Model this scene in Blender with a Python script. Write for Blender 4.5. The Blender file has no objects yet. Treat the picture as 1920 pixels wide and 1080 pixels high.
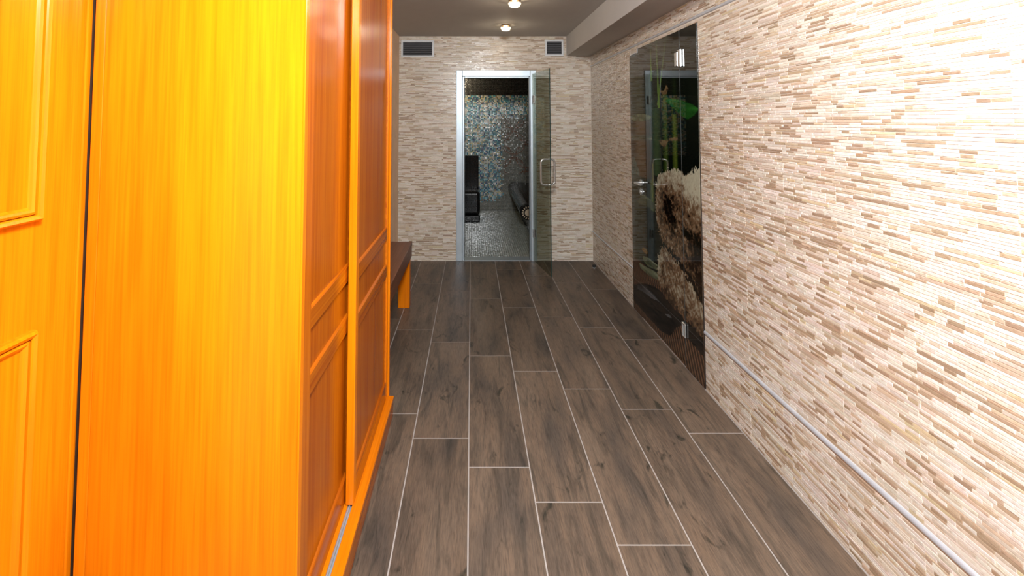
import bpy, bmesh, math, random
import numpy as np
from mathutils import Vector, Matrix

# ------------------------------------------------------------------ camera, world, lights, exposure
sc = bpy.context.scene
COL = sc.collection
cam_d = bpy.data.cameras.new('camera')
cam = bpy.data.objects.new('camera', cam_d)
COL.objects.link(cam)
cam.location = (0, 0, 1.5)
cam.rotation_euler = (math.radians(93.1), 0, 0)
cam_d.sensor_width = 36
cam_d.lens = 17.906
cam_d.shift_x = 0.03958
cam_d.shift_y = -0.18892
cam_d.clip_start = 0.02
sc.camera = cam

world = bpy.data.worlds.new('world')
sc.world = world
world.use_nodes = True
world.node_tree.nodes['Background'].inputs[0].default_value = (0.9, 0.95, 1.0, 1)
world.node_tree.nodes['Background'].inputs[1].default_value = 0.05

# the photographer's flash, bounced: a soft light near the ceiling above the camera
ld = bpy.data.lights.new('flash_bounce', 'AREA')
ld.shape = 'DISK'
ld.size = 0.45
ld.energy = 150
ld.color = (0.95, 0.98, 1.0)
lo = bpy.data.objects.new('flash_bounce', ld)
COL.objects.link(lo)
lo.location = (0.12, 0.10, 2.32)
lo.rotation_euler = Vector((0.30, 0.62, -0.55)).to_track_quat('-Z', 'Y').to_euler()

vs = sc.view_settings
vs.view_transform = 'Standard'
vs.look = 'None'
vs.gamma = 1
vs.use_curve_mapping = False
vs.exposure = 0.0

random.seed(4)
rng = np.random.default_rng(11)

# ------------------------------------------------------------------ helpers
def empty(name, loc, label=None, cat=None, group=None, kind=None):
    o = bpy.data.objects.new(name, None)
    o.empty_display_size = 0.05
    COL.objects.link(o)
    o.location = loc
    return tag(o, label, cat, group, kind)

def tag(o, label=None, cat=None, group=None, kind=None):
    if label: o['label'] = label
    if cat: o['category'] = cat
    if group: o['group'] = group
    if kind: o['kind'] = kind
    return o

def world_loc(o):
    v = Vector((0, 0, 0))
    while o:
        v += o.location
        o = o.parent
    return v

def link_mesh(name, me, mat, parent=None, origin=None, smooth=False):
    """mesh given in world coordinates; origin moves the object's own origin there"""
    if mat and not me.materials: me.materials.append(mat)
    o = bpy.data.objects.new(name, me)
    COL.objects.link(o)
    org = Vector(origin) if origin is not None else (world_loc(parent) if parent else Vector((0, 0, 0)))
    me.transform(Matrix.Translation(-org))
    if parent:
        o.parent = parent
        o.location = org - world_loc(parent)
    else:
        o.location = org
    if smooth:
        me.polygons.foreach_set('use_smooth', [True] * len(me.polygons))
    return o

def bm_mesh(name, bm):
    bmesh.ops.recalc_face_normals(bm, faces=bm.faces)
    me = bpy.data.meshes.new(name)
    bm.to_mesh(me)
    bm.free()
    return me

def add_box(bm, x0, x1, y0, y1, z0, z1, bev=0.0, seg=1):
    r = bmesh.ops.create_cube(bm, size=1)
    vs_ = r['verts']
    for v in vs_:
        v.co = Vector((x0 + (v.co.x + .5) * (x1 - x0), y0 + (v.co.y + .5) * (y1 - y0), z0 + (v.co.z + .5) * (z1 - z0)))
    if bev > 0:
        es = list({e for v in vs_ for e in v.link_edges})
        bmesh.ops.bevel(bm, geom=es, offset=bev, segments=seg, affect='EDGES', profile=0.5)

def boxes(name, lst, mat, parent=None, bev=0.0, seg=1, origin=None):
    bm = bmesh.new()
    for b in lst: add_box(bm, *b, bev=bev, seg=seg)
    return link_mesh(name, bm_mesh(name, bm), mat, parent, origin)

def add_tube(bm, pts, r, n=12, closed=False):
    pts = [Vector(p) for p in pts]
    N = len(pts)
    rings = []
    prev = None
    for i, p in enumerate(pts):
        if closed: t = (pts[(i + 1) % N] - pts[i - 1]).normalized()
        else: t = (pts[min(i + 1, N - 1)] - pts[max(i - 1, 0)]).normalized()
        if prev is None:
            a = Vector((0, 0, 1)) if abs(t.z) < .9 else Vector((1, 0, 0))
            u = t.cross(a).normalized()
        else:
            u = (prev - t * prev.dot(t)).normalized()
        prev = u
        w = t.cross(u)
        rr = r[i] if isinstance(r, (list, tuple)) else r
        rings.append([bm.verts.new(p + (u * math.cos(2 * math.pi * k / n) + w * math.sin(2 * math.pi * k / n)) * rr) for k in range(n)])
    M = N if closed else N - 1
    for i in range(M):
        A, B = rings[i], rings[(i + 1) % N]
        for k in range(n):
            bm.faces.new((A[k], A[(k + 1) % n], B[(k + 1) % n], B[k]))
    if not closed:
        bm.faces.new(rings[0][::-1]); bm.faces.new(rings[-1])

def add_lathe(bm, prof, c, n=24):
    """profile (r, z) about the vertical axis through c"""
    rings = [[bm.verts.new((c[0] + r * math.cos(2 * math.pi * k / n), c[1] + r * math.sin(2 * math.pi * k / n), c[2] + z)) for k in range(n)] for r, z in prof]
    for A, B in zip(rings, rings[1:]):
        for k in range(n): bm.faces.new((A[k], A[(k + 1) % n], B[(k + 1) % n], B[k]))
    bm.faces.new(rings[0]); bm.faces.new(rings[-1][::-1])

# ------------------------------------------------------------------ materials
class NT:
    def __init__(s, name):
        s.m = bpy.data.materials.new(name)
        s.m.use_nodes = True
        s.t = s.m.node_tree
        s.b = s.t.nodes['Principled BSDF']
    def n(s, typ, **kw):
        nd = s.t.nodes.new(typ)
        for k, v in kw.items(): setattr(nd, k, v)
        return nd
    def l(s, a, b): s.t.links.new(a, b)
    def set(s, **kw):
        for k, v in kw.items():
            s.b.inputs[k.replace('_', ' ')].default_value = v if not (isinstance(v, tuple) and len(v) == 3) else (*v, 1)
        return s
    def coords(s, scale, src='Object', offset=None):
        tc = s.n('ShaderNodeTexCoord')
        mp = s.n('ShaderNodeMapping')
        mp.inputs['Scale'].default_value = scale
        if src == 'Position':
            g = s.n('ShaderNodeNewGeometry'); out = g.outputs['Position']
        else: out = tc.outputs[src]
        if offset is not None:
            ad = s.n('ShaderNodeVectorMath', operation='ADD'); s.l(out, ad.inputs[0]); s.l(offset, ad.inputs[1]); out = ad.outputs[0]
        s.l(out, mp.inputs['Vector'])
        return mp.outputs[0]
    def noise(s, vec, scale=1, detail=3, rough=.55, dist=0):
        nd = s.n('ShaderNodeTexNoise')
        nd.inputs['Scale'].default_value = scale; nd.inputs['Detail'].default_value = detail
        nd.inputs['Roughness'].default_value = rough; nd.inputs['Distortion'].default_value = dist
        s.l(vec, nd.inputs['Vector'])
        return nd.outputs['Fac']
    def ramp(s, fac, stops):
        r = s.n('ShaderNodeValToRGB')
        e = r.color_ramp.elements
        while len(e) < len(stops): e.new(.5)
        for el, (p, c) in zip(e, stops):
            el.position = p; el.color = (*c, 1) if len(c) == 3 else c
        s.l(fac, r.inputs[0])
        return r.outputs[0]
    def mix(s, fac, a, b, mode='MIX'):
        m = s.n('ShaderNodeMix', data_type='RGBA', blend_type=mode)
        for inp, v in ((0, fac), (6, a), (7, b)):
            if isinstance(v, (int, float)): m.inputs[inp].default_value = v
            elif isinstance(v, tuple): m.inputs[inp].default_value = (*v, 1)
            else: s.l(v, m.inputs[inp])
        return m.outputs[2]
    def bump(s, h, strength=.2, dist=.002):
        b = s.n('ShaderNodeBump')
        b.inputs['Strength'].default_value = strength; b.inputs['Distance'].default_value = dist
        s.l(h, b.inputs['Height']); s.l(b.outputs[0], s.b.inputs['Normal'])
    def color(s, c): s.l(c, s.b.inputs['Base Color'])

def simple(name, col, rough=.5, metal=0.0, spec=.5, var=.06):
    t = NT(name).set(Roughness=rough, Metallic=metal)
    t.b.inputs['Specular IOR Level'].default_value = spec
    v = t.noise(t.coords((9, 9, 9)), 1, 2)
    c2 = tuple(min(1, x * (1 + var)) for x in col); c1 = tuple(x * (1 - var) for x in col)
    t.color(t.ramp(v, [(.3, c1), (.7, c2)]))
    return t.m

def wood(name, axis='Z', light=(.80, .230, .003), dark=(.68, .186, .002), rough=.22):
    t = NT(name).set(Roughness=rough)
    t.b.inputs['Specular IOR Level'].default_value = .28
    sc1 = {'Z': (55, 55, 1.1), 'Y': (55, 1.1, 55)}[axis]
    sc2 = {'Z': (5, 5, .7), 'Y': (5, .7, 5)}[axis]
    sc3 = {'Z': (140, 140, 3), 'Y': (140, 3, 140)}[axis]
    a = t.noise(t.coords(sc1), 1, 3, .6, .4)
    b = t.noise(t.coords(sc2), 1, 3, .5, .8)
    c = t.noise(t.coords(sc3), 1, 2, .6)
    ca = t.ramp(a, [(.32, dark), (.62, light)])
    cb = t.ramp(b, [(.28, (.86, .70, .6)), (.62, (1.0, 1.0, 1.0))])
    cc = t.ramp(c, [(.35, (.92, .84, .8)), (.58, (1, 1, 1))])
    t.color(t.mix(1.0, t.mix(1.0, ca, cb, 'MULTIPLY'), cc, 'MULTIPLY'))
    t.bump(c, .06, .001)
    return t.m

M = {}
M['wood'] = wood('amber_lacquered_wood')
M['wood_h'] = wood('amber_lacquered_wood_horizontal', 'Y')
M['wood_shaded'] = wood('amber_wood_shaded', light=(.52, .140, .004), dark=(.40, .090, .003), rough=.22)  # same amber wood darkened: weaker light on the corridor face is in the colour
M['wood_shaded_h'] = wood('amber_wood_shaded_horizontal', 'Y', light=(.52, .140, .004), dark=(.40, .090, .003), rough=.18)  # rails, beads and plinth: their shade is painted into the wood tone
M['wood_dark'] = wood('brown_lacquered_wood', 'Y', light=(.20, .075, .035), dark=(.14, .05, .022), rough=.35)
M['alu'] = simple('brushed_aluminium', (.48, .56, .62), .40, .6)
M['trim'] = simple('satin_aluminium_trim', (.62, .66, .72), .38, .35)
M['alu_dark'] = simple('dark_gasket', (.10, .12, .13), .5)  # dark gasket lines in the aluminium door frame
M['steel'] = simple('polished_steel', (.66, .67, .66), .22, .75)
M['white_plastic'] = simple('white_plastic', (.72, .76, .80), .4)
M['black'] = simple('black_void', (.012, .012, .014), .7)
M['slat'] = simple('dark_slat', (.16, .17, .19), .45)
M['beige'] = simple('beige_paint', (.90, .62, .42), .6)
M['plaster'] = simple('grey_plaster', (.57, .57, .57), .85, 0, .2, .015)
M['grout'] = simple('cream_grout', (.72, .66, .58), .8, 0, .2)
M['floor_grout'] = simple('grey_grout', (.40, .365, .34), .8, 0, .2)
M['brass'] = simple('dark_brass', (.22, .13, .06), .35, .8)
M['rubber'] = simple('dark_rubber', (.02, .02, .02), .6)
M['cream_tile'] = simple('cream_tile', (.62, .50, .36), .25)
M['wall_paint'] = simple('warm_white_paint', (.62, .55, .47), .8)

def stone_mat():
    t = NT('marble_strip_mosaic').set(Roughness=.24)
    at = t.n('ShaderNodeAttribute', attribute_name='Col')
    v = t.noise(t.coords((70, 70, 140), 'Position'), 1, 4, .6)
    r = t.ramp(v, [(.30, (.74, .68, .62)), (.5, (.97, .96, .95)), (.72, (1.08, 1.1, 1.12))])
    t.color(t.mix(1.0, at.outputs['Color'], r, 'MULTIPLY'))
    t.l(t.ramp(v, [(.3, (.34,) * 3), (.7, (.20,) * 3)]), t.b.inputs['Roughness'])
    return t.m
M['stone'] = stone_mat()

def glass_mosaic(name, rough, spec=.6):
    t = NT(name).set(Roughness=rough)
    t.b.inputs['Specular IOR Level'].default_value = spec
    at = t.n('ShaderNodeAttribute', attribute_name='Col')
    v = t.noise(t.coords((160, 160, 160), 'Position'), 1, 1)
    t.color(t.mix(1.0, at.outputs['Color'], t.ramp(v, [(.3, (.85,) * 3), (.7, (1.1,) * 3)]), 'MULTIPLY'))
    return t.m
M['glass_mosaic'] = glass_mosaic('iridescent_glass_mosaic', .26, .7)
M['floor_mosaic'] = glass_mosaic('grey_floor_mosaic', .20, .7)

def black_mosaic(name, along, spec=.3):
    t = NT(name).set(Roughness=.12)
    t.b.inputs['Specular IOR Level'].default_value = spec
    br = t.n('ShaderNodeTexBrick', offset=0.0)
    br.inputs['Scale'].default_value = 1
    br.inputs['Color1'].default_value = (.006, .006, .007, 1); br.inputs['Color2'].default_value = (.014, .013, .012, 1)
    br.inputs['Mortar'].default_value = (.012, .012, .012, 1)
    br.inputs['Mortar Size'].default_value = .0022; br.inputs['Brick Width'].default_value = .022; br.inputs['Row Height'].default_value = .022
    tc = t.n('ShaderNodeTexCoord'); sx = t.n('ShaderNodeSeparateXYZ'); t.l(tc.outputs['Object'], sx.inputs[0])
    a1 = t.n('ShaderNodeMath', operation='ADD'); t.l(sx.outputs[2], a1.inputs[0]); t.l(sx.outputs[1 - along], a1.inputs[1])
    cb = t.n('ShaderNodeCombineXYZ'); t.l(sx.outputs[along], cb.inputs[0]); t.l(a1.outputs[0], cb.inputs[1])
    t.l(cb.outputs[0], br.inputs['Vector'])
    t.color(br.outputs['Color'])
    t.l(t.ramp(br.outputs['Fac'], [(0, (.12,) * 3), (1, (.6,) * 3)]), t.b.inputs['Roughness'])
    inv = t.n('ShaderNodeMath', operation='SUBTRACT'); inv.inputs[0].default_value = 1; t.l(br.outputs['Fac'], inv.inputs[1])
    t.bump(inv.outputs[0], .5, .002)
    return t.m
M['black_mosaic'] = black_mosaic('black_glass_mosaic', 0)
M['black_mosaic_deep'] = black_mosaic('black_glass_mosaic_lengthwise', 1, .7)

def floor_tile_mat():
    t = NT('wood_look_porcelain').set(Roughness=.42)
    t.b.inputs['Specular IOR Level'].default_value = .22
    oi = t.n('ShaderNodeObjectInfo')
    mul = t.n('ShaderNodeMath', operation='MULTIPLY'); mul.inputs[1].default_value = 57.3; t.l(oi.outputs['Random'], mul.inputs[0])
    cb = t.n('ShaderNodeCombineXYZ'); t.l(mul.outputs[0], cb.inputs[0]); t.l(mul.outputs[0], cb.inputs[1])
    off = cb.outputs[0]
    fine = t.noise(t.coords((210, 15, 1), 'Object', off), 1, 4, .65, .3)
    mid = t.noise(t.coords((22, 2.2, 1), 'Object', off), 1, 4, .6, 1.2)
    big = t.noise(t.coords((6, 1.6, 1), 'Object', off), 1, 2, .5)
    knot = t.noise(t.coords((13, 5.0, 1), 'Object', off), 1, 3, .6, 1.0)
    c = t.ramp(big, [(.30, (.090, .072, .059)), (.5, (.146, .106, .078)), (.72, (.172, .128, .095))])
    c = t.mix(1.0, c, t.ramp(fine, [(.32, (.68, .68, .68)), (.5, (.98, .98, .97)), (.68, (1.2, 1.18, 1.15))]), 'MULTIPLY')
    c = t.mix(1.0, c, t.ramp(mid, [(.34, (.62, .66, .68)), (.50, (1, 1, 1)), (.7, (1.14, 1.10, 1.05))]), 'MULTIPLY')
    c = t.mix(1.0, c, t.ramp(knot, [(.29, (.36, .42, .43)), (.38, (1, 1, 1))]), 'MULTIPLY')
    mr = t.n('ShaderNodeMapRange'); mr.inputs[3].default_value = .88; mr.inputs[4].default_value = 1.1; t.l(oi.outputs['Random'], mr.inputs[0])
    gc = t.n('ShaderNodeCombineColor'); [t.l(mr.outputs[0], gc.inputs[i]) for i in range(3)]
    t.color(t.mix(1.0, c, gc.outputs[0], 'MULTIPLY'))
    t.bump(fine, .25, .001)
    return t.m
M['floor_tile'] = floor_tile_mat()

def clear_glass(name, tint, rough=.02):
    m = bpy.data.materials.new(name); m.use_nodes = True
    nt = m.node_tree; nt.nodes.clear()
    out = nt.nodes.new('ShaderNodeOutputMaterial'); mx = nt.nodes.new('ShaderNodeMixShader')
    tr = nt.nodes.new('ShaderNodeBsdfTransparent'); gl = nt.nodes.new('ShaderNodeBsdfGlossy'); fr = nt.nodes.new('ShaderNodeFresnel')
    tr.inputs[0].default_value = (*tint, 1); gl.inputs['Roughness'].default_value = rough; fr.inputs['IOR'].default_value = 1.45
    ge = nt.nodes.new('ShaderNodeNewGeometry'); mr = nt.nodes.new('ShaderNodeMapRange')
    mr.inputs[3].default_value = 1.45; mr.inputs[4].default_value = 1 / 1.45
    nt.links.new(ge.outputs['Backfacing'], mr.inputs[0]); nt.links.new(mr.outputs[0], fr.inputs['IOR'])
    nt.links.new(fr.outputs[0], mx.inputs[0]); nt.links.new(tr.outputs[0], mx.inputs[1]); nt.links.new(gl.outputs[0], mx.inputs[2])
    nt.links.new(mx.outputs[0], out.inputs[0])
    return m
M['tinted_glass'] = clear_glass('smoky_green_glass', (.80, .83, .78))
M['lamp_glass'] = clear_glass('clear_lamp_glass', (.96, .93, .88), .08)

def emit(name, col, st):
    t = NT(name)
    t.b.inputs['Emission Color'].default_value = (*col, 1); t.b.inputs['Emission Strength'].default_value = st
    return t.m
M['lamp_dish'] = emit('glowing_lamp_glass', (1.0, .78, .50), 1.6)
M['bulb'] = emit('halogen_bulb', (1.0, .80, .52), 60)

def print_mat():
    t = NT('printed_glass').set(Roughness=.02)
    t.b.inputs['Specular IOR Level'].default_value = .62
    at = t.n('ShaderNodeAttribute', attribute_name='Col')
    v = t.noise(t.coords((60, 60, 60)), 1, 2)
    t.color(t.mix(1.0, at.outputs['Color'], t.ramp(v, [(.3, (.9,) * 3), (.7, (1.08,) * 3)]), 'MULTIPLY'))
    return t.m
M['print'] = print_mat()

# ------------------------------------------------------------------ room dimensions (metres)
XR, XL, XLN = 1.317, -0.80, -0.95          # right wall, far left wall, near left wall
YF, YB = 5.607, -1.6                        # far wall, wall behind the camera
ZC, ZS, XS = 2.45, 2.231, 1.051             # ceiling, soffit underside, soffit side
WY0, WY1 = 1.25, 2.72                       # wardrobe along the corridor
DO0, DO1, DOZ = -0.100, 0.660, 2.010        # opening to the steam room

# ------------------------------------------------------------------ mosaics
def tile_arrays(P, d, front, inset):
    """P: n x 4 (u0,u1,z0,z1); d: proudness per corner n x 4 -> verts in (u, depth, z)"""
    n = len(P)
    V = np.zeros((n, 8, 3))
    u0, u1, z0, z1 = P.T
    for k, (a, b) in enumerate(((u0, z0), (u1, z0), (u1, z1), (u0, z1))):
        V[:, k, 0] = a; V[:, k, 2] = b
    for k, (a, b) in enumerate(((u0 + inset, z0 + inset), (u1 - inset, z0 + inset), (u1 - inset, z1 - inset), (u0 + inset, z1 - inset))):
        V[:, 4 + k, 0] = a; V[:, 4 + k, 2] = b; V[:, 4 + k, 1] = d[:, k]
    return V

TF = np.array([[4, 5, 6, 7], [0, 1, 5, 4], [1, 2, 6, 5], [2, 3, 7, 6], [3, 0, 4, 7]])
def tiles_mesh(name, V, C, flip):
    n = len(V)
    F = (TF[None] + (np.arange(n) * 8)[:, None, None]).reshape(-1, 4)
    if flip: F = F[:, ::-1]
    me = bpy.data.meshes.new(name)
    me.vertices.add(n * 8); me.vertices.foreach_set('co', V.reshape(-1).astype(np.float32))
    me.loops.add(F.size); me.loops.foreach_set('vertex_index', F.reshape(-1).astype(np.int32))
    me.polygons.add(len(F)); me.polygons.foreach_set('loop_start', np.arange(0, F.size, 4, dtype=np.int32))
    me.polygons.foreach_set('use_smooth', np.zeros(len(F), bool))
    me.update(calc_edges=True)
    ca = me.color_attributes.new('Col', 'FLOAT_COLOR', 'POINT')
    cc = np.ones((n, 8, 4), np.float32); cc[:, :, :3] = C[:, None, :]
    ca.data.foreach_set('color', cc.reshape(-1))
    return me

PAL = np.array([(.78, .73, .66), (.72, .65, .57), (.65, .56, .46), (.58, .46, .34), (.46, .345, .24), (.37, .265, .18), (.64, .53, .35)])
PW = np.array([.29, .22, .17, .11, .12, .065, .025]); PW = PW / PW.sum()
def strip_layout(u0, u1, z0, z1, holes, seed):
    """thin marble strips of mixed length and height, in 31 cm sheets"""
    r = np.random.default_rng(seed)
    out = []; z = z0; g = .0020
    while z < z1 - .004:
        h = r.choice([.0116, .0116, .0108, .0100, .0076])
        zt = min(z + h, z1)
        u = u0 - r.uniform(0, .08)
        while u < u1:
            L = r.choice([.038, .052, .052, .078, .104, .150])
            e = u + L
            s = math.floor(u / .31 + 1e-6) * .31 + .31
            if e > s - .02 and r.random() < .5: e = s
            a, b = max(u, u0), min(e, u1)
            if b - a > .008:
                segs = [(a, b)]
                for hu0, hu1, hz0, hz1 in holes:
                    if hz0 < (z + zt) / 2 < hz1:
                        ns = []
                        for p, q in segs:
                            if q <= hu0 or p >= hu1: ns.append((p, q)); continue
                            if p < hu0 - .006: ns.append((p, hu0))
                            if q > hu1 + .006: ns.append((hu1, q))
                        segs = ns
                for p, q in segs: out.append((p, q - g, z, zt - g))
            u = e
        z = zt
    P = np.array(out)
    n = len(P)
    C = PAL[r.choice(len(PAL), n, p=PW)] * r.uniform(.90, 1.08, (n, 1)) * r.uniform(.97, 1.03, (n, 3))
    base = .0020 + r.uniform(-.0003, .0003, (n, 1))
    tu = r.normal(0, .005, (n, 1)) * (P[:, 1:2] - P[:, 0:1]) / 2
    tz = r.normal(0, .022, (n, 1)) * (P[:, 3:4] - P[:, 2:3]) / 2
    d = base + np.hstack([-tu - tz, tu - tz, tu + tz, -tu + tz])
    return P, d, C

# ------------------------------------------------------------------ floor
floor = boxes('floor', [(-1.15, 1.50, YB, YF + .16, -.10, -.0014)], M['floor_grout'])
tag(floor, 'dark wood-look plank tile floor with pale grout lines', 'floor', kind='structure')
TW, TL, G = .2655, 1.06, .0052
tile_cache = {}
for k in range(-4, 5):
    x0 = -.0125 + k * TW; x1 = x0 + TW
    y = 2.302 - .204 * k
    while y > YB: y -= TL
    while y < YF:
        a, b = max(y, YB), min(y + TL, YF)
        c0, c1 = max(x0, XLN - .05), min(x1, XR)
        y += TL
        if b - a < .02 or c1 - c0 < .02: continue
        w, l = round(c1 - c0 - G, 4), round(b - a - G, 4)
        if (w, l) not in tile_cache:
            bm = bmesh.new(); add_box(bm, -w / 2, w / 2, -l / 2, l / 2, -.008, 0, bev=.0012)
            me = bm_mesh('floor_tile', bm); me.materials.append(M['floor_tile']); tile_cache[(w, l)] = me
        o = bpy.data.objects.new('floor_tile', tile_cache[(w, l)])
        COL.objects.link(o); o.parent = floor; o.location = ((c0 + c1) / 2, (a + b) / 2, 0)

# ------------------------------------------------------------------ ceiling and soffit
tag(boxes('ceiling', [(-1.15, 1.50, YB, YF + .16, ZC, ZC + .12)], M['plaster']),
    'flat grey plaster ceiling with small halogen spotlights', 'ceiling', kind='structure')
tag(boxes('ceiling_soffit', [(XS, XR + .004, YB, YF + .004, ZS, ZC)], M['plaster']),
    'boxed grey plaster soffit along the right mosaic wall', 'soffit', kind='structure')

# ------------------------------------------------------------------ right wall
PY0, PY1, PZ1 = 2.945, 4.205, 2.082        # printed glass recess
wr = boxes('wall_right', [(XR + .002, XR + .15, YB, YF + .16, -.10, ZC)], M['grout'])
tag(wr, 'right wall of thin cream and brown marble strip mosaic', 'wall', kind='structure')
P, d, C = strip_layout(-.4, YF - .001, .002, ZS, [(PY0, PY1, -.1, PZ1), (-1, 9, .303, .327), (-1, 9, 2.105, 2.127)], 7)
V = tile_arrays(P, d, 0, .0005)
W = np.empty_like(V); W[..., 0] = XR + .002 - V[..., 1]; W[..., 1] = V[..., 0]; W[..., 2] = V[..., 2]
yc = P[:, :2].mean(1); zc = P[:, 2:].mean(1)
inview = (P[:, 0] > 1.235) & (zc > 1.5 - .86 * yc) & (zc < 1.5 + .235 * yc)
score = np.where(inview, (P[:, 1] - P[:, 0]) * (P[:, 3] - P[:, 2]) / yc ** 3, -1)
top = np.argsort(-score)[:300]
rest = np.ones(len(P), bool); rest[top] = False
tag(link_mesh('mosaic_strips', tiles_mesh('mosaic_strips', W[rest], C[rest], True), M['stone'], wr), kind='stuff')
for i in top:
    me = tiles_mesh('mosaic_strip', W[i:i + 1].copy(), C[i:i + 1], True)
    link_mesh('mosaic_strip', me, M['stone'], wr, origin=W[i].mean(0))

# metal trims let into the right wall
def rail(name, y0, y1, z0, z1, label):
    bm = bmesh.new()
    zc_, hz = (z0 + z1) / 2, (z1 - z0) / 2
    prof = [(XR + .004, z0)] + [(XR - .007 * math.cos(t), zc_ + hz * math.sin(t)) for t in np.linspace(-1.4, 1.4, 9)] + [(XR + .004, z1)]
    A = [bm.verts.new((x, y0, z)) for x, z in prof]; B = [bm.verts.new((x, y1, z)) for x, z in prof]
    n = len(prof)
    for k in range(n): bm.faces.new((A[k], A[(k + 1) % n], B[(k + 1) % n], B[k]))
    bm.faces.new(A); bm.faces.new(B[::-1])
    tag(link_mesh(name, bm_mesh(name, bm), M['trim']), label, 'trim', kind='structure')
rail('trim_1', YB + .01, PY0 - .002, .305, .325, 'low half-round aluminium trim strip on the near right mosaic wall')
rail('trim_2', PY1 + .002, YF - .006, .311, .320, 'short low aluminium trim strip between printed glass and far corner')
rail('trim_3', YB + .01, YF - .006, 2.107, 2.125, 'high aluminium trim strip under the soffit above the printed glass')

# ------------------------------------------------------------------ far wall
wf = boxes('wall_far', [(-1.15, DO0, YF + .002, YF + .16, -.1, ZC), (DO1, 1.50, YF + .002, YF + .16, -.1, ZC), (DO0, DO1, YF + .002, YF + .16, DOZ, ZC)], M['grout'])
tag(wf, 'far wall of cream and brown marble strip mosaic around the steam room doorway', 'wall', kind='structure')
P, d, C = strip_layout(XL, XR, .002, ZC, [(DO0 - .055, DO1 + .04, -.1, DOZ + .055), (XS, XR, ZS, 9), (-.762, -.432, 2.232, 2.39), (.828, 1.003, 2.243, 2.397)], 19)
V = tile_arrays(P, d, 0, .0005)
W = np.empty_like(V); W[..., 0] = V[..., 0]; W[..., 1] = YF + .002 - V[..., 1]; W[..., 2] = V[..., 2]
tag(link_mesh('mosaic_strips', tiles_mesh('mosaic_strips', W, C, False), M['stone'], wf), kind='stuff')

# ------------------------------------------------------------------ left and back walls
tag(boxes('wall_left', [(-1.15, XL, WY1 + .02, YF + .004, -.1, ZC)], M['beige']),
    'plain beige painted wall behind the bench', 'wall', kind='structure')
tag(boxes('wall_left_near', [(-1.15, XLN - .045, YB, WY1 + .02, -.1, ZC)], M['wall_paint']),
    'plain wall behind the panelled door and wardrobe', 'wall', kind='structure')
tag(boxes('wall_back', [(-1.15, 1.50, YB - .12, YB, -.1, ZC)], M['wall_paint']),
    'plain wall behind the viewer', 'wall', kind='structure')

# ------------------------------------------------------------------ panelled wooden door on the left
dr = empty('door_1', (XLN, .86, 0), 'amber wooden panelled door at the left edge with moulded panels', 'door', kind='structure')
LY0, LY1 = .42, 1.2435
boxes('door_leaf', [(XLN - .040, XLN, LY0, LY1, .008, 2.10)], M['wood'], dr, .0015)
boxes('edge_bead', [(XLN - .040, XLN + .004, LY1 + .0005, LY1 + .0185, .008, 2.10)], M['wood'], dr, .003, 2)
def moulding(y0, y1, z0, z1):
    """mitred picture-frame moulding standing proud of the leaf"""
    w = .034
    prof = [(0, .0), (.001, .011), (.006, .018), (.012, .015), (.0145, .012), (.0150, .001), (.0165, .001), (.0170, .010), (.022, .012), (.027, .009), (.032, .004), (w, .0)]
    bm = bmesh.new()
    loops = [[bm.verts.new((XLN + h, yy, zz)) for yy, zz in ((y0 + s, z0 + s), (y1 - s, z0 + s), (y1 - s, z1 - s), (y0 + s, z1 - s))] for s, h in prof]
    for A, B in zip(loops, loops[1:]):
        for k in range(4): bm.faces.new((A[k], A[(k + 1) % 4], B[(k + 1) % 4], B[k]))
    link_mesh('panel_moulding', bm_mesh('panel_moulding', bm), M['wood'], dr)
    boxes('door_panel', [(XLN - .002, XLN + .003, y0 + w - .003, y1 - w + .003, z0 + w - .003, z1 - w + .003)], M['wood'], dr, .001)
moulding(.545, 1.128, 1.285, 1.985)
moulding(.545, 1.128, .145, 1.052)
boxes('gap_shade_strip', [(XLN - .042, -.936, 1.2655, 1.30, 0, 2.12)], simple('gap_shade_brown', (.035, .016, .006), .7), dr)  # dark strip added behind the leaf gap, its colour stands for the shade there
boxes('door_jamb', [(-.9345, -.907, 1.252, 1.30, 0, 2.14)], M['wood'], dr, .002)

# ------------------------------------------------------------------ wardrobe with sliding doors
wd = empty('wardrobe', (-.66, 1.98, 0), 'tall amber lacquered wardrobe with two sliding panelled doors', 'wardrobe')
WX0, WX1, WZ1 = -.905, -.408, 2.40
boxes('side_panel', [(WX0, WX1 - .004, WY0, WY0 + .022, .0, WZ1)], M['wood'], wd, .001)
boxes('edge_strip', [(WX1 - .006, WX1, WY0 - .001, WY0 + .0225, .0, WZ1)], M['wood'], wd, .0015, 2)
boxes('front_stile', [(-.445, WX1 - .001, WY0 + .023, WY0 + .078, .112, WZ1 - .05)], M['wood_shaded'], wd, .0015)
boxes('side_panel', [(WX0, -.424, WY1 - .028, WY1, .0, WZ1)], M['wood'], wd, .0015)
boxes('back_panel', [(WX0, WX0 + .010, WY0 + .022, WY1 - .028, .0, WZ1)], M['wood'], wd)
boxes('top_panel', [(WX0, WX1, WY0 + .022, WY1 - .028, WZ1 - .05, WZ1)], M['wood_h'], wd, .0015)
boxes('plinth', [(WX0, -.402, WY0 + .023, WY1 - .0285, .0, .082)], M['wood_shaded_h'], wd, .0015)
boxes('plinth_lip', [(-.437, -.398, WY0 + .023, WY1 - .029, .0822, .100)], M['wood_h'], wd, .002)
boxes('plinth_lip', [(-.470, -.4535, WY0 + .079, WY1 - .029, .0822, .098)], M['wood_h'], wd, .002)
boxes('sliding_track', [(-.4535, -.4375, WY0 + .079, WY1 - .029, .0822, .090), (-.448, -.4445, WY0 + .079, WY1 - .029, .090, .099)], M['alu'], wd)

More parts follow.
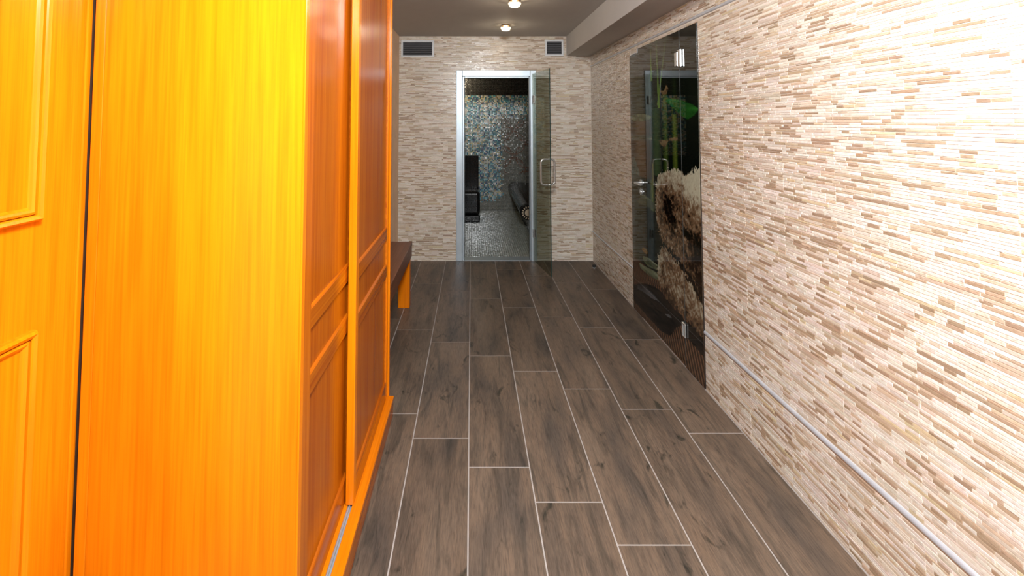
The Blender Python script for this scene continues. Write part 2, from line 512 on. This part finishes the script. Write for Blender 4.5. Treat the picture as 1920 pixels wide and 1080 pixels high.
def sliding_door(xf, y0, y1, z0, z1):
    t = .030
    D = empty('sliding_door', (0, 0, 0)); D.parent = wd; D.location = Vector((xf - t / 2, (y0 + y1) / 2, z0)) - wd.location
    st = .042
    for a, b in ((y0, y0 + st), (y1 - st, y1)): boxes('stile', [(xf - t, xf, a, b, z0, z1)], M['wood'], D, .003, 2)
    rails = [(z0, .188), (.712, .772), (.899, .959), (z1 - .07, z1)]
    for a, b in rails: boxes('rail', [(xf - t, xf - .001, y0 + st, y1 - st, a, b)], M['wood_shaded_h'], D, .0025, 2)
    for (a0, a1), (b0, b1) in zip(rails, rails[1:]):
        boxes('panel', [(xf - t + .006, xf - .010, y0 + st - .004, y1 - st + .004, a1 - .004, b0 + .004)], M['wood_shaded'], D)
        # glazing bead round each panel
        bm = bmesh.new()
        w = .004
        prof = [(0, -.0035), (.0015, -.0035), (w, -.0099)]
        L = [[bm.verts.new((xf + h, yy, zz)) for yy, zz in ((y0 + st + s, a1 + s), (y1 - st - s, a1 + s), (y1 - st - s, b0 - s), (y0 + st + s, b0 - s))] for s, h in prof]
        for A, B in zip(L, L[1:]):
            for k in range(4): bm.faces.new((A[k], A[(k + 1) % 4], B[(k + 1) % 4], B[k]))
        link_mesh('panel_bead', bm_mesh('panel_bead', bm), M['wood_shaded_h'], D)
sliding_door(-.4645, WY0 + .083, 2.03, .099, WZ1 - .054)
sliding_door(-.431, 1.940, WY1 - .031, .101, WZ1 - .054)

# ------------------------------------------------------------------ bench
be = empty('wooden_bench', (-.64, 3.6, 0), 'brown-topped wooden bench with amber legs against the beige wall', 'bench')
boxes('seat_board', [(XL + .006, -.490, 2.84, 4.285, .478, .512)], M['wood_dark'], be, .003, 2)
boxes('apron', [(-.515, -.492, 2.86, 4.275, .395, .4775)], M['wood_dark'], be, .002)
for y0 in (2.90, 4.200):
    for xa, xb in ((-.612, -.516), ) : boxes('leg', [(xa + .017, xb + .017 - .002, y0, y0 + .07, 0, .394)], M['wood'], be, .002)
    boxes('leg', [(XL + .012, XL + .090, y0, y0 + .07, 0, .4775)], M['wood'], be, .002)

# ------------------------------------------------------------------ steam room doorway: frame and open glass leaf
sd = empty('door_2', (.28, YF, 0), 'open glass steam room door in a brushed aluminium frame', 'door', kind='structure')
fw = .065
def frame_piece(name, lst, mat=M['alu']): return boxes(name, lst, mat, sd, .003, 2)
frame_piece('frame_jamb', [(-.165, -.165 + fw, YF - .022, YF + .03, .0, 2.071)])
frame_piece('frame_jamb', [(.711 - fw, .711, YF - .022, YF + .03, .0, 2.071)])
frame_piece('frame_head', [(-.165 + fw + .0005, .711 - fw - .0005, YF - .022, YF + .03, 2.071 - fw, 2.071)])
for xa, xb in ((-.0995, -.079), (.637, .6455)):
    frame_piece('frame_rebate', [(xa, xb, YF + .004, YF + .10, .0, 2.004)])
frame_piece('frame_rebate', [(-.0785, .6365, YF + .004, YF + .10, 1.988, 2.0055)])
for xa, xb in ((-.0785, -.073), (.631, .6365)):
    boxes('frame_gasket', [(xa, xb, YF + .02, YF + .035, .0, 1.987)], M['alu_dark'], sd)
boxes('threshold', [(-.0785, .6365, YF - .005, YF + .158, -.003, .006)], M['alu'], sd, .002)
# the leaf swings out into the corridor
H = Vector((.672, YF - .030, 0)); E_ = Vector((.768, 4.985, 0))
ax = (E_ - H).normalized(); nx = Vector((-ax.y, ax.x, 0))      # along the leaf / across the leaf
def leaf_pt(s, t, z): return H + ax * s + nx * t + Vector((0, 0, z))
def leaf_box(name, s0, s1, t0, t1, z0, z1, mat, parent, bev=.001):
    bm = bmesh.new(); add_box(bm, s0, s1, t0, t1, z0, z1, bev)
    for v in bm.verts: v.co = leaf_pt(*v.co)
    return link_mesh(name, bm_mesh(name, bm), mat, parent)
LL = (E_ - H).length
leaf = leaf_box('glass_leaf', .0, LL, -.004, .004, .012, 2.030, M['tinted_glass'], sd)
M_edge = simple('glass_edge', (.02, .05, .045), .15)
leaf_box('glass_edge', LL + .0002, LL + .0022, -.004, .004, .012, 2.030, M_edge, leaf, 0)
for z in (.26, 1.70):
    leaf_box('hinge', -.012, .055, -.011, -.0045, z, z + .09, M['steel'], leaf, .002)
    leaf_box('hinge', -.012, .055, .0045, .011, z, z + .09, M['steel'], leaf, .002)
# D-shaped pull handle on both faces, one closed loop through the glass
bm = bmesh.new()
pts = []
hs = LL - .085; zc_, hw, hh, rc = 1.008, .070, .125, .035
for cx, cz, a0 in ((hw - rc, hh - rc, 0), (-hw + rc, hh - rc, 90), (-hw + rc, -hh + rc, 180), (hw - rc, -hh + rc, 270)):
    for a in range(0, 91, 15):
        pts.append(leaf_pt(hs, cx + rc * math.cos(math.radians(a0 + a)), zc_ + cz + rc * math.sin(math.radians(a0 + a))))
add_tube(bm, pts, .0105, 12, True)
link_mesh('pull_handle', bm_mesh('pull_handle', bm), M['steel'], leaf, smooth=True)

# ------------------------------------------------------------------ ventilation grilles on the far wall
def vent(x0, x1, z0, z1, nsl, label):
    v = empty('air_vent', ((x0 + x1) / 2, YF, z0), label, 'vent', 'air vents on the far wall')
    f = .020
    y0, y1 = YF - .012, YF + .004
    boxes('vent_frame', [(x0, x1, y0, y1, z1 - f, z1), (x0, x1, y0, y1, z0, z0 + f), (x0, x0 + f, y0, y1, z0 + f, z1 - f), (x1 - f, x1, y0, y1, z0 + f, z1 - f)], M['white_plastic'], v, .002)
    boxes('vent_backing', [(x0 + f, x1 - f, YF + .0005, YF + .004, z0 + f, z1 - f)], M['black'], v)
    hgt = (z1 - z0 - 2 * f) / nsl
    for k in range(nsl):
        zz = z0 + f + hgt * (k + .5)
        bm = bmesh.new(); add_box(bm, x0 + f, x1 - f, -.0045, .0045, -.0012, .0012)
        bmesh.ops.rotate(bm, verts=bm.verts, cent=(0, 0, 0), matrix=Matrix.Rotation(math.radians(-40), 3, 'X'))
        for q in bm.verts: q.co += Vector((0, YF - .005, zz))
        link_mesh('slat', bm_mesh('slat', bm), M['slat'], v)
vent(-.778, -.416, 2.218, 2.404, 7, 'wide white framed air vent high on the far wall at left')
vent(.814, 1.017, 2.229, 2.411, 6, 'small square white framed air vent beside the soffit')

# ------------------------------------------------------------------ ceiling spotlights
def spotlight(x, y, label, power=2.0, ZC=ZC):
    s = empty('ceiling_spotlight', (x, y, ZC), label, 'light', 'ceiling spotlights')
    bm = bmesh.new(); add_lathe(bm, [(.034, 0), (.046, -.001), (.048, -.006), (.040, -.010), (.034, -.010)], (x, y, ZC)); link_mesh('mounting_ring', bm_mesh('r', bm), M['brass'], s, smooth=True)
    for k in range(4):
        a = math.pi / 4 + k * math.pi / 2
        bm = bmesh.new(); add_tube(bm, [(x + .040 * math.cos(a), y + .040 * math.sin(a), ZC - .010), (x + .040 * math.cos(a), y + .040 * math.sin(a), ZC - .028)], .003, 8)
        link_mesh('spacer_pin', bm_mesh('p', bm), M['brass'], s)
    bm = bmesh.new(); add_lathe(bm, [(.026, -.024), (.050, -.024), (.051, -.030), (.040, -.052), (.028, -.054), (.024, -.050)], (x, y, ZC)); link_mesh('glass_shade', bm_mesh('g', bm), M['lamp_dish'], s, smooth=True)
    bm = bmesh.new(); add_lathe(bm, [(.010, -.012), (.018, -.022), (.022, -.034), (.018, -.046), (.008, -.050)], (x, y, ZC)); link_mesh('bulb', bm_mesh('b', bm), M['bulb'], s, smooth=True)
    L = bpy.data.lights.new('halogen', 'POINT'); L.energy = power; L.color = (1, .80, .55); L.shadow_soft_size = .012
    lo_ = bpy.data.objects.new('halogen', L); COL.objects.link(lo_); lo_.parent = s; lo_.location = (0, 0, -.064)
spotlight(.336, 4.948, 'lit ceiling spotlight nearest the steam room wall')
spotlight(.336, 3.922, 'lit ceiling spotlight cut by the top edge of the photo')
spotlight(.336, 2.896, 'lit ceiling spotlight above the printed glass door, higher than the frame')
spotlight(.336, 1.870, 'lit ceiling spotlight above the wardrobe doors, higher than the frame')

# ------------------------------------------------------------------ printed glass door in the right wall
gd = empty('door_3', (XR, 3.57, 0), 'glossy printed glass door with bamboo, rolled towels and black stones', 'door', kind='structure')

def inpoly(U, Z, poly, jit=None):
    p = np.array(poly); x, y = U.copy(), Z.copy()
    if jit is not None: x = x + jit[0]; y = y + jit[1]
    r = np.zeros(U.shape, bool); j = len(p) - 1
    for i in range(len(p)):
        xi, yi = p[i]; xj, yj = p[j]
        c = ((yi > y) != (yj > y)) & (x < (xj - xi) * (y - yi) / (yj - yi + 1e-12) + xi)
        r ^= c; j = i
    return r

def vnoise(U, Z, fu, fz, seed):
    r = np.random.default_rng(seed); T = r.random((64, 64))
    a, b = U * fu, Z * fz
    i, j = np.floor(a).astype(int), np.floor(b).astype(int)
    s, t = a - i, b - j
    s = s * s * (3 - 2 * s); t = t * t * (3 - 2 * t)
    g = lambda p, q: T[p % 64, q % 64]
    return (g(i, j) * (1 - s) + g(i + 1, j) * s) * (1 - t) + (g(i, j + 1) * (1 - s) + g(i + 1, j + 1) * s) * t

def paint(U, Z):
    """colours of the print; U metres from its far edge, Z metres above the floor"""
    C = np.zeros(U.shape + (3,)); 
    def put(mask, col): C[mask] = col[mask] if np.ndim(col) > 1 else col
    def lerp(a, b, t): return np.array(a) + (np.array(b) - np.array(a)) * np.clip(t, 0, 1)[..., None]
    n1 = vnoise(U, Z, 3, 3, 1)
    C[:] = lerp((.003, .004, .003), (.005, .009, .005), n1 * np.clip((Z - .6), 0, 1))
    C[:] = np.where((U < .30)[..., None], lerp((.012, .012, .010), (.035, .040, .022), n1), C)
    # grass blades at the top
    for (a, b), (c, e), w in (((.617, 2.08), (.645, 1.60), .014), ((.801, 2.08), (.624, 1.62), .010), ((.495, 2.08), (.509, 1.80), .012)):
        t = np.clip((b - Z) / (b - e), 0, 1); xc = a + (c - a) * t
        m = (np.abs(U - xc) < w * (.5 + t)) & (Z > e)
        put(m, lerp((.03, .07, .012), (.10, .20, .03), t))
    # bamboo canes
    def cane(u0, u1, z0, z1, dark, lit):
        t = (U - u0) / (u1 - u0); m = (t > 0) & (t < 1) & (Z > z0) & (Z < z1)
        s = np.sin(np.pi * np.clip(t, 0, 1)) ** 1.5 * (.55 + .45 * t)
        put(m, lerp(dark, lit, s * (.75 + .5 * vnoise(U, Z, 30, 2, 5))))
    cane(.70, .805, 1.10, 1.70, (.006, .014, .003), (.055, .10, .018))
    cane(.866, .955, 1.10, 1.62, (.010, .022, .003), (.10, .15, .022))
    cane(.50, .66, 1.12, 1.60, (.006, .018, .006), (.025, .07, .02))
    cane(.430, .530, .86, 1.20, (.010, .020, .004), (.10, .13, .025))
    cane(.89, .95, 1.55, 2.0, (.004, .008, .003), (.012, .025, .008))
    # cut stump of thick bamboo
    cane(-.03, .49, 1.08, 1.53, (.025, .013, .007), (.13, .075, .038))
    put((((U - .23) / .26) ** 2 + ((Z - 1.535) / .028) ** 2) < 1, lerp((.07, .08, .045), (.15, .17, .10), vnoise(U, Z, 20, 60, 3)))
    put(inpoly(U, Z, [(-.03, 1.40), (.495, 1.398), (.495, 1.368), (-.03, 1.356)]), lerp((.03, .035, .02), (.12, .12, .08), vnoise(U, Z, 12, 50, 4)))
    put(inpoly(U, Z, [(.02, 1.16), (.08, 1.22), (.20, 1.12), (.20, 1.08), (.0, 1.08)]), np.array((.09, .11, .09)))
    for poly in ([(.625, 1.375), (.81, 1.38), (.744, 1.325), (.678, 1.34)], [(.811, 1.395), (.957, 1.404), (.956, 1.385), (.821, 1.376)], [(.66, 1.72), (.72, 1.688), (.792, 1.688), (.822, 1.727), (.784, 1.75), (.746, 1.713)]):
        put(inpoly(U, Z, poly), lerp((.06, .035, .015), (.20, .15, .075), vnoise(U, Z, 30, 60, 6)))
    # broad leaf
    m = inpoly(U, Z, [(.732, 1.669), (.858, 1.656), (1.027, 1.636), (1.178, 1.607), (1.268, 1.577), (1.21, 1.54), (1.117, 1.517), (1.021, 1.538), (.92, 1.582), (.812, 1.625)])
    put(m, lerp((.004, .035, .005), (.022, .15, .018), .15 + .85 * vnoise(U, Z, 4, 45, 7) * np.clip((Z - 1.50) / .1, .2, 1)))
    put(inpoly(U, Z, [(.246, .953), (.421, .938), (.554, .911), (.526, .874), (.361, .87), (.148, .867)]), lerp((.02, .025, .012), (.11, .13, .075), vnoise(U, Z, 6, 60, 8)))
    # rush mat at the bottom
    m = Z < .42
    put(m & (U > .02), lerp((.012, .006, .004), (.15, .080, .045), .5 + .6 * np.sin(2 * np.pi * (U * 1.0 + Z * .55) / .044)))
    # pale leaves lying beside the towels
    for poly, sd_ in (([(.155, .403), (.307, .415), (.567, .442), (.572, .393), (.39, .371), (.184, .371)], 9), ([(.251, .48), (.397, .498), (.557, .494), (.56, .458), (.365, .431), (.264, .443)], 10)):
        put(inpoly(U, Z, poly), lerp((.03, .045, .02), (.30, .34, .22), vnoise(U, Z, 5, 50, sd_)))
    put((((U - .30) / .06) ** 2 + ((Z - .53) / .02) ** 2) < 1, np.array((.16, .09, .02)))
    # pebbles
    put(inpoly(U, Z, [(.013, .19), (.24, .271), (.469, .324), (.623, .332), (.74, .309), (.85, .296), (.974, .3), (1.002, .263), (.866, .185), (.774, .097), (.608, .057), (.316, .056), (.104, .059), (-.011, .061)]), np.array((.004, .004, .005)))
    hl = inpoly(U, Z, [(.097, .217), (.299, .265), (.492, .261), (.582, .25), (.437, .223), (.236, .205), (.111, .19)])
    put(hl, lerp((.012, .014, .018), (.10, .115, .13), vnoise(U, Z, 5, 22, 12)))
    put(inpoly(U, Z, [(.676, .203), (.759, .229), (.803, .221), (.735, .201)]), np.array((.09, .10, .11)))
    put(inpoly(U, Z, [(.993, .283), (1.143, .294), (1.262, .267), (1.262, .177), (1.172, .185), (1.027, .193), (.95, .218)]), np.array((.006, .005, .005)))
    # fluffy rolled towels
    jit = ((vnoise(U, Z, 60, 90, 20) - .5) * .035, (vnoise(U, Z, 70, 70, 21) - .5) * .05)
    fz = .25 * vnoise(U + Z * .5, Z - U * .3, 16, 20, 24) + .40 * vnoise(U + Z * .5, Z, 52, 46, 22) + .35 * vnoise(U - Z * .6, Z, 85, 95, 23)
    pale, tan, dk = (.45, .45, .34), (.17, .108, .060), (.012, .006, .003)
    def towel(poly, lightness):
        m = inpoly(U, Z, poly, jit)
        k = np.clip(lightness + (fz - .5) * 1.25, 0, 1)
        col = np.where((k < .5)[..., None], lerp(dk, tan, k * 2), lerp(tan, pale, k * 2 - 1))
        put(m, col)
    lz = .46 + .40 * np.clip((Z - 1.03) / .10, -.30, 1) + .42 * np.clip((U - .98) / .2, 0, 1) * np.clip((Z - .90) / .15, -.6, 1)
    lz = lz + .25 * np.clip((.64 - U) / .07, 0, 1) - .16 * np.exp(-(((U - .80) / .17) ** 2 + ((Z - .95) / .13) ** 2)) - .12 * np.clip((U - 1.02) / .2, 0, 1) * np.clip((.86 - Z) / .08, 0, 1)
    towel([(.604, 1.132), (.764, 1.173), (.878, 1.199), (1.003, 1.194), (1.051, 1.174), (1.119, 1.197), (1.202, 1.226), (1.269, 1.24), (1.27, .77), (1.27, .696), (1.27, .50), (1.173, .519), (1.085, .569), (.931, .631), (.736, .653), (.642, .68), (.578, .785), (.549, .817), (.543, .947), (.561, 1.053)], lz)
    dist2 = .50 + .5 * np.clip((.66 - U) / .08, 0, 1) * np.clip((Z - .40) / .1, 0, 1) - .45 * np.clip((.42 - Z) / .12, 0, 1) + .12 * np.clip((U - .8) / .2, 0, 1)
    towel([(.665, .654), (.736, .653), (.931, .631), (1.085, .569), (1.19, .509), (1.27, .456), (1.27, .285), (1.178, .293), (1.071, .305), (.914, .303), (.786, .316), (.648, .331), (.576, .38), (.55, .464), (.573, .563)], dist2)
    for poly in ([(.755, 1.006), (.833, .982), (.844, .907), (.912, .851), (.91, .817), (.836, .828), (.736, .87), (.716, .929), (.70, .98)],
                 [(.964, .845), (1.062, .841), (1.136, .833), (1.224, .829), (1.27, .814), (1.27, .765), (1.169, .786), (1.078, .789), (1.001, .804)],
                 [(.70, .665), (.80, .665), (.931, .645), (1.085, .585), (1.20, .525), (1.19, .49), (1.085, .545), (.931, .610), (.78, .635)]):
        put(inpoly(U, Z, poly, jit), lerp((.004, .003, .002), tan, np.clip((fz - .55) * .8, 0, 1)))
    return np.clip(C, 0, 1)

def print_pane(name, y0, y1, z0, z1, parent, xfront):
    nu, nz = max(4, int((y1 - y0) / .006)), int((z1 - z0) / .004)
    ys, zs = np.linspace(y1, y0, nu), np.linspace(z0, z1, nz)
    Yg, Zg = np.meshgrid(ys, zs, indexing='ij')
    colr = paint(PY1 - Yg, Zg)
    n = nu * nz
    front = np.stack([np.full(n, xfront), Yg.ravel(), Zg.ravel()], 1)
    back = np.array([(xfront + .008, y1, z0), (xfront + .008, y0, z0), (xfront + .008, y0, z1), (xfront + .008, y1, z1)])
    idx = np.arange(n).reshape(nu, nz)
    F = [tuple(q) for q in np.stack([idx[:-1, :-1], idx[:-1, 1:], idx[1:, 1:], idx[1:, :-1]], -1).reshape(-1, 4).tolist()]
    b = [n, n + 1, n + 2, n + 3]
    F.append((b[0], b[3], b[2], b[1]))
    F.append([b[0]] + [b[1]] + idx[::-1, 0].tolist()); F.append([b[2]] + [b[3]] + idx[:, -1].tolist())
    F.append([b[3]] + [b[0]] + idx[0, :].tolist()); F.append([b[1]] + [b[2]] + idx[-1, ::-1].tolist())
    me = bpy.data.meshes.new(name)
    me.from_pydata(np.vstack([front, back]).tolist(), [], F)
    me.update()
    ca = me.color_attributes.new('Col', 'FLOAT_COLOR', 'POINT')
    cc = np.ones((n + 4, 4), np.float32); cc[:n, :3] = colr.reshape(-1, 3); cc[n:, :3] = .02
    ca.data.foreach_set('color', cc.ravel())
    return link_mesh(name, me, M['print'], parent)
XG = XR - .006
print_pane('fixed_pane', 3.999, PY1 - .002, .004, 2.046, gd, XG)
pl = print_pane('door_pane', 3.197, 3.995, .012, PZ1 - .004, gd, XG - .001)
print_pane('fixed_pane', PY0 + .002, 3.193, .004, PZ1 - .002, gd, XG)
boxes('glass_clip', [(XG - .004, XG + .004, 4.00, 4.16, 2.047, 2.055), (XG - .004, XG + .004, 3.998, 4.006, 2.055, 2.078)], M['white_plastic'], gd)
M_seam = simple('grey_seam', (.05, .06, .06), .4)
boxes('seam_strip', [(XG - .0012, XG + .002, 3.1935, 3.1965, .012, 2.075)], M_seam, gd)
boxes('hinge', [(XG - .012, XG - .0015, 3.176, 3.222, .262, .270), (XG - .012, XG - .0015, 3.176, 3.222, .185, .193), (XG - .012, XG - .0015, 3.176, 3.1855, .193, .262), (XG - .012, XG - .0015, 3.2125, 3.222, .193, .262), (XG - .006, XG - .0015, 3.190, 3.208, .198, .257)], M['steel'], pl, .0015)
for z0, z1 in ((1.845, 1.955), ):
    boxes('hinge', [(XG - .014, XG - .0015, 3.199, 3.245, z0 + .008, z1 - .012), (XG - .014, XG - .0015, 3.150, 3.1915, z0, z1)], M['steel'], pl, .003, 2)
# lever handle with keyhole plate
bm = bmesh.new(); lv = 3.955
def disc_x(bm, y, z, r, x0, x1, n=20):
    A = [bm.verts.new((x0, y + r * math.cos(2 * math.pi * k / n), z + r * math.sin(2 * math.pi * k / n))) for k in range(n)]
    B = [bm.verts.new((x1, v.co.y, v.co.z)) for v in A]
    bm.faces.new(A); bm.faces.new(B[::-1])
    for k in range(n): bm.faces.new((A[k], A[(k + 1) % n], B[(k + 1) % n], B[k]))
disc_x(bm, lv, 1.035, .026, XG - .010, XG - .0015)
add_tube(bm, [(XG - .008, lv, 1.035), (XG - .050, lv, 1.035), (XG - .056, lv - .008, 1.035), (XG - .056, lv - .115, 1.035)], .0085, 10)
link_mesh('lever_handle', bm_mesh('lever_handle', bm), M['steel'], pl)
bm = bmesh.new(); disc_x(bm, lv, .966, .025, XG - .010, XG - .0015); disc_x(bm, lv, .966, .011, XG - .018, XG - .010)
link_mesh('lock_rose', bm_mesh('lock_rose', bm), M['steel'], pl)

# ------------------------------------------------------------------ small door stop on the floor
ds = empty('door_stop', (1.262, 5.33, 0), 'small dark rubber door stop on the floor in the far right corner', 'door stop')
bm = bmesh.new(); add_lathe(bm, [(.020, .0), (.022, .003), (.022, .010), (.018, .012)], (1.262, 5.33, 0)); link_mesh('base', bm_mesh('base', bm), M['steel'], ds)
bm = bmesh.new(); add_lathe(bm, [(.014, .0122), (.019, .016), (.019, .030), (.013, .034)], (1.262, 5.33, 0)); link_mesh('bumper', bm_mesh('bumper', bm), M['rubber'], ds)

# ------------------------------------------------------------------ steam room
SX0, SX1, SY0, SY1, SZ = -1.05, 1.85, YF + .162, 8.736, 2.30
fs = boxes('floor_steam_room', [(SX0, SX1, SY0 - .002, SY1 + .1, -.10, -.003)], simple('steam_grout', (.10, .10, .09), .7))
tag(fs, 'steam room floor of small grey mosaic tiles', 'floor', kind='structure')
p = .0255
xs = np.arange(SX0 + .002, SX1 - p, p); ys = np.arange(SY0, SY1 - p, p)
Xg, Yg = np.meshgrid(xs, ys, indexing='ij')
P = np.stack([Xg.ravel(), Xg.ravel() + p - .003, Yg.ravel(), Yg.ravel() + p - .003], 1)
n = len(P); r = np.random.default_rng(3)
tx, ty = r.normal(0, .02, (n, 1)) * p / 2, r.normal(0, .02, (n, 1)) * p / 2
d = .003 + np.hstack([-tx - ty, tx - ty, tx + ty, -tx + ty])
V = tile_arrays(P, d, 0, .0008)
W = np.empty_like(V); W[..., 0] = V[..., 0]; W[..., 1] = V[..., 2]; W[..., 2] = -.003 + V[..., 1]
C = np.array((.33, .36, .31)) * r.uniform(.85, 1.1, (n, 1))
tag(link_mesh('mosaic_tiles', tiles_mesh('mosaic_tiles', W, C, False), M['floor_mosaic'], fs), kind='stuff')

wsb = boxes('wall_steam_back', [(SX0, SX1, SY1 + .002, SY1 + .12, -.1, SZ)], simple('steam_wall_grout', (.16, .17, .16), .7))
tag(wsb, 'steam room back wall of iridescent blue and gold glass mosaic with a dark band', 'wall', kind='structure')
p = .0225
xs = np.arange(SX0 + .002, SX1 - p, p); zs = np.arange(.002, SZ - p, p)
Xg, Zg = np.meshgrid(xs, zs, indexing='ij')
P = np.stack([Xg.ravel(), Xg.ravel() + p - .0028, Zg.ravel(), Zg.ravel() + p - .0028], 1)
n = len(P); xc, zc = P[:, :2].mean(1), P[:, 2:].mean(1)
pal = np.array([(.03, .10, .15), (.05, .19, .24), (.03, .05, .12), (.16, .30, .34), (.36, .33, .20), (.58, .60, .55), (.22, .17, .10), (.10, .14, .13)])
cl = vnoise(xc + 3, zc, 9, 9, 31)
C = np.zeros((n, 3))
wa = np.array([.18, .16, .14, .16, .06, .15, .02, .13]); wb = np.array([.04, .06, .04, .14, .18, .36, .08, .10])
ka, kb = r.choice(8, n, p=wa), r.choice(8, n, p=wb)
C[:] = np.where((cl < .52)[:, None], pal[ka], pal[kb]) * r.uniform(.7, 1.2, (n, 1))
C = np.minimum(C * 2.5, .88)
# calm grey-beige field with a russet lattice of interlaced circles
fld = (xc > .52) & (zc < 1.60)
calm = np.array((.24, .24, .20)) * r.uniform(.75, 1.15, (n, 1))
blend = np.clip((xc - .42) / .14, 0, 1) * np.clip((1.66 - zc) / .12, 0, 1) + np.clip((.22 - zc) / .08, 0, 1)
pick = r.random(n) < blend
C[pick] = calm[pick]
lat = np.zeros(n, bool)
for a in (0, 1):
    for i in range(-1, 6):
        for j in range(-1, 6):
            cx, cz = .72 + (i + a * .5) * .44, .70 + (j + a * .5) * .44
            rr = np.hypot(xc - cx, zc - cz)
            lat |= np.abs(rr - .19) < .0115
lat &= (xc > .55) & (zc > .60) & (zc < 1.52)
C[lat] = np.array((.20, .10, .055)) * r.uniform(.8, 1.2, (int(lat.sum()), 1))
band = zc > 1.948
C[band] = np.array((.005, .0045, .004)) * r.uniform(.5, 2.0, (int(band.sum()), 1))
tx, ty = r.normal(0, .035, (n, 1)) * p / 2, r.normal(0, .035, (n, 1)) * p / 2
d = .004 + np.hstack([-tx - ty, tx - ty, tx + ty, -tx + ty])
V = tile_arrays(P, d, 0, .0008)
W = np.empty_like(V); W[..., 0] = V[..., 0]; W[..., 1] = SY1 + .002 - V[..., 1]; W[..., 2] = V[..., 2]
tag(link_mesh('mosaic_tiles', tiles_mesh('mosaic_tiles', W, C, False), M['glass_mosaic'], wsb), kind='stuff')
tag(boxes('wall_steam_left', [(SX0 - .1, SX0, SY0, SY1 + .1, -.1, SZ)], M['black_mosaic']), 'dark mosaic side wall inside the steam room at left', 'wall', kind='structure')
tag(boxes('wall_steam_right', [(SX1, SX1 + .1, SY0, SY1 + .1, -.1, SZ)], M['black_mosaic']), 'dark mosaic side wall inside the steam room at right', 'wall', kind='structure')
tag(boxes('ceiling_steam_room', [(SX0 - .1, SX1 + .1, SY0, SY1 + .1, SZ, SZ + .1)], M['black_mosaic']), 'black mosaic ceiling of the steam room', 'ceiling', kind='structure')

spotlight(-.22, 8.20, 'added ceiling spotlight inside the steam room, unseen behind the door head', 16.0, SZ)  # lamp added to brighten the steam room mosaic, out of view

# black mosaic seat at the left of the steam room
st = empty('tiled_steam_seat', (-.40, 7.9, 0), 'black mosaic seat with tall backrest inside the steam room at left', 'seat')
boxes('backrest', [(-.95, .112, 8.06, 8.22, .0, .972)], M['black_mosaic'], st, .012, 3)
boxes('seat', [(-.95, .128, 7.735, 8.059, .108, .455)], M['black_mosaic'], st, .045, 5)
boxes('foot_step', [(-.95, .128, 7.700, 8.059, .0, .107)], M['black_mosaic'], st, .018, 4)

# black mosaic lounger with a rolled edge at the right
ln = empty('tiled_lounger', (1.1, 7.7, 0), 'black mosaic heated lounger with a rolled front edge and round cream end', 'lounger')
ys = np.linspace(6.74, 8.66, 13)
roll = [(.745 - .03 * t, y, .315 + .085 * t ** 1.3) for t, y in zip(np.linspace(0, 1, 13), ys)]
bm = bmesh.new(); add_tube(bm, roll, .098, 28); link_mesh('rolled_edge', bm_mesh('rolled_edge', bm), M['black_mosaic_deep'], ln, smooth=True)
bm = bmesh.new()
R = []
for x, y, z in roll:
    R.append([bm.verts.new(v) for v in ((x + .005, y, z + .094), (x + .22, y, z + .075), (x + .50, y, z + .11), (x + .80, y, z + .24), (x + .80, y, .001), (x + .06, y, .001), (x + .04, y, z - .09))])
for A, B in zip(R, R[1:]):
    for k in range(7): bm.faces.new((A[k], A[(k + 1) % 7], B[(k + 1) % 7], B[k]))
bm.faces.new(R[0]); bm.faces.new(R[-1][::-1])
link_mesh('lounger_body', bm_mesh('lounger_body', bm), M['black_mosaic_deep'], ln)
def disc_y(name, cx, cy, cz, r, th, mat, n=24):
    bm = bmesh.new()
    A = [bm.verts.new((cx + r * math.cos(2 * math.pi * k / n), cy, cz + r * math.sin(2 * math.pi * k / n))) for k in range(n)]
    B = [bm.verts.new((v.co.x, cy - th, v.co.z)) for v in A]
    bm.faces.new(A); bm.faces.new(B[::-1])
    for k in range(n): bm.faces.new((A[k], A[(k + 1) % n], B[(k + 1) % n], B[k]))
    return link_mesh(name, bm_mesh(name, bm), mat, ln)
x0, y0, z0 = roll[0]
disc_y('end_disc', x0, y0 - .0005, z0, .046, .006, M['cream_tile'])
for k in range(16):
    a = 2 * math.pi * k / 16
    bm = bmesh.new(); add_box(bm, .064, .086, -.0065, -.0005, -.007, .007, .001)
    bmesh.ops.rotate(bm, verts=bm.verts, cent=(0, 0, 0), matrix=Matrix.Rotation(a, 3, 'Y'))
    for q in bm.verts: q.co += Vector((x0, y0, z0))
    link_mesh('end_tile', bm_mesh('end_tile', bm), M['cream_tile'], ln)
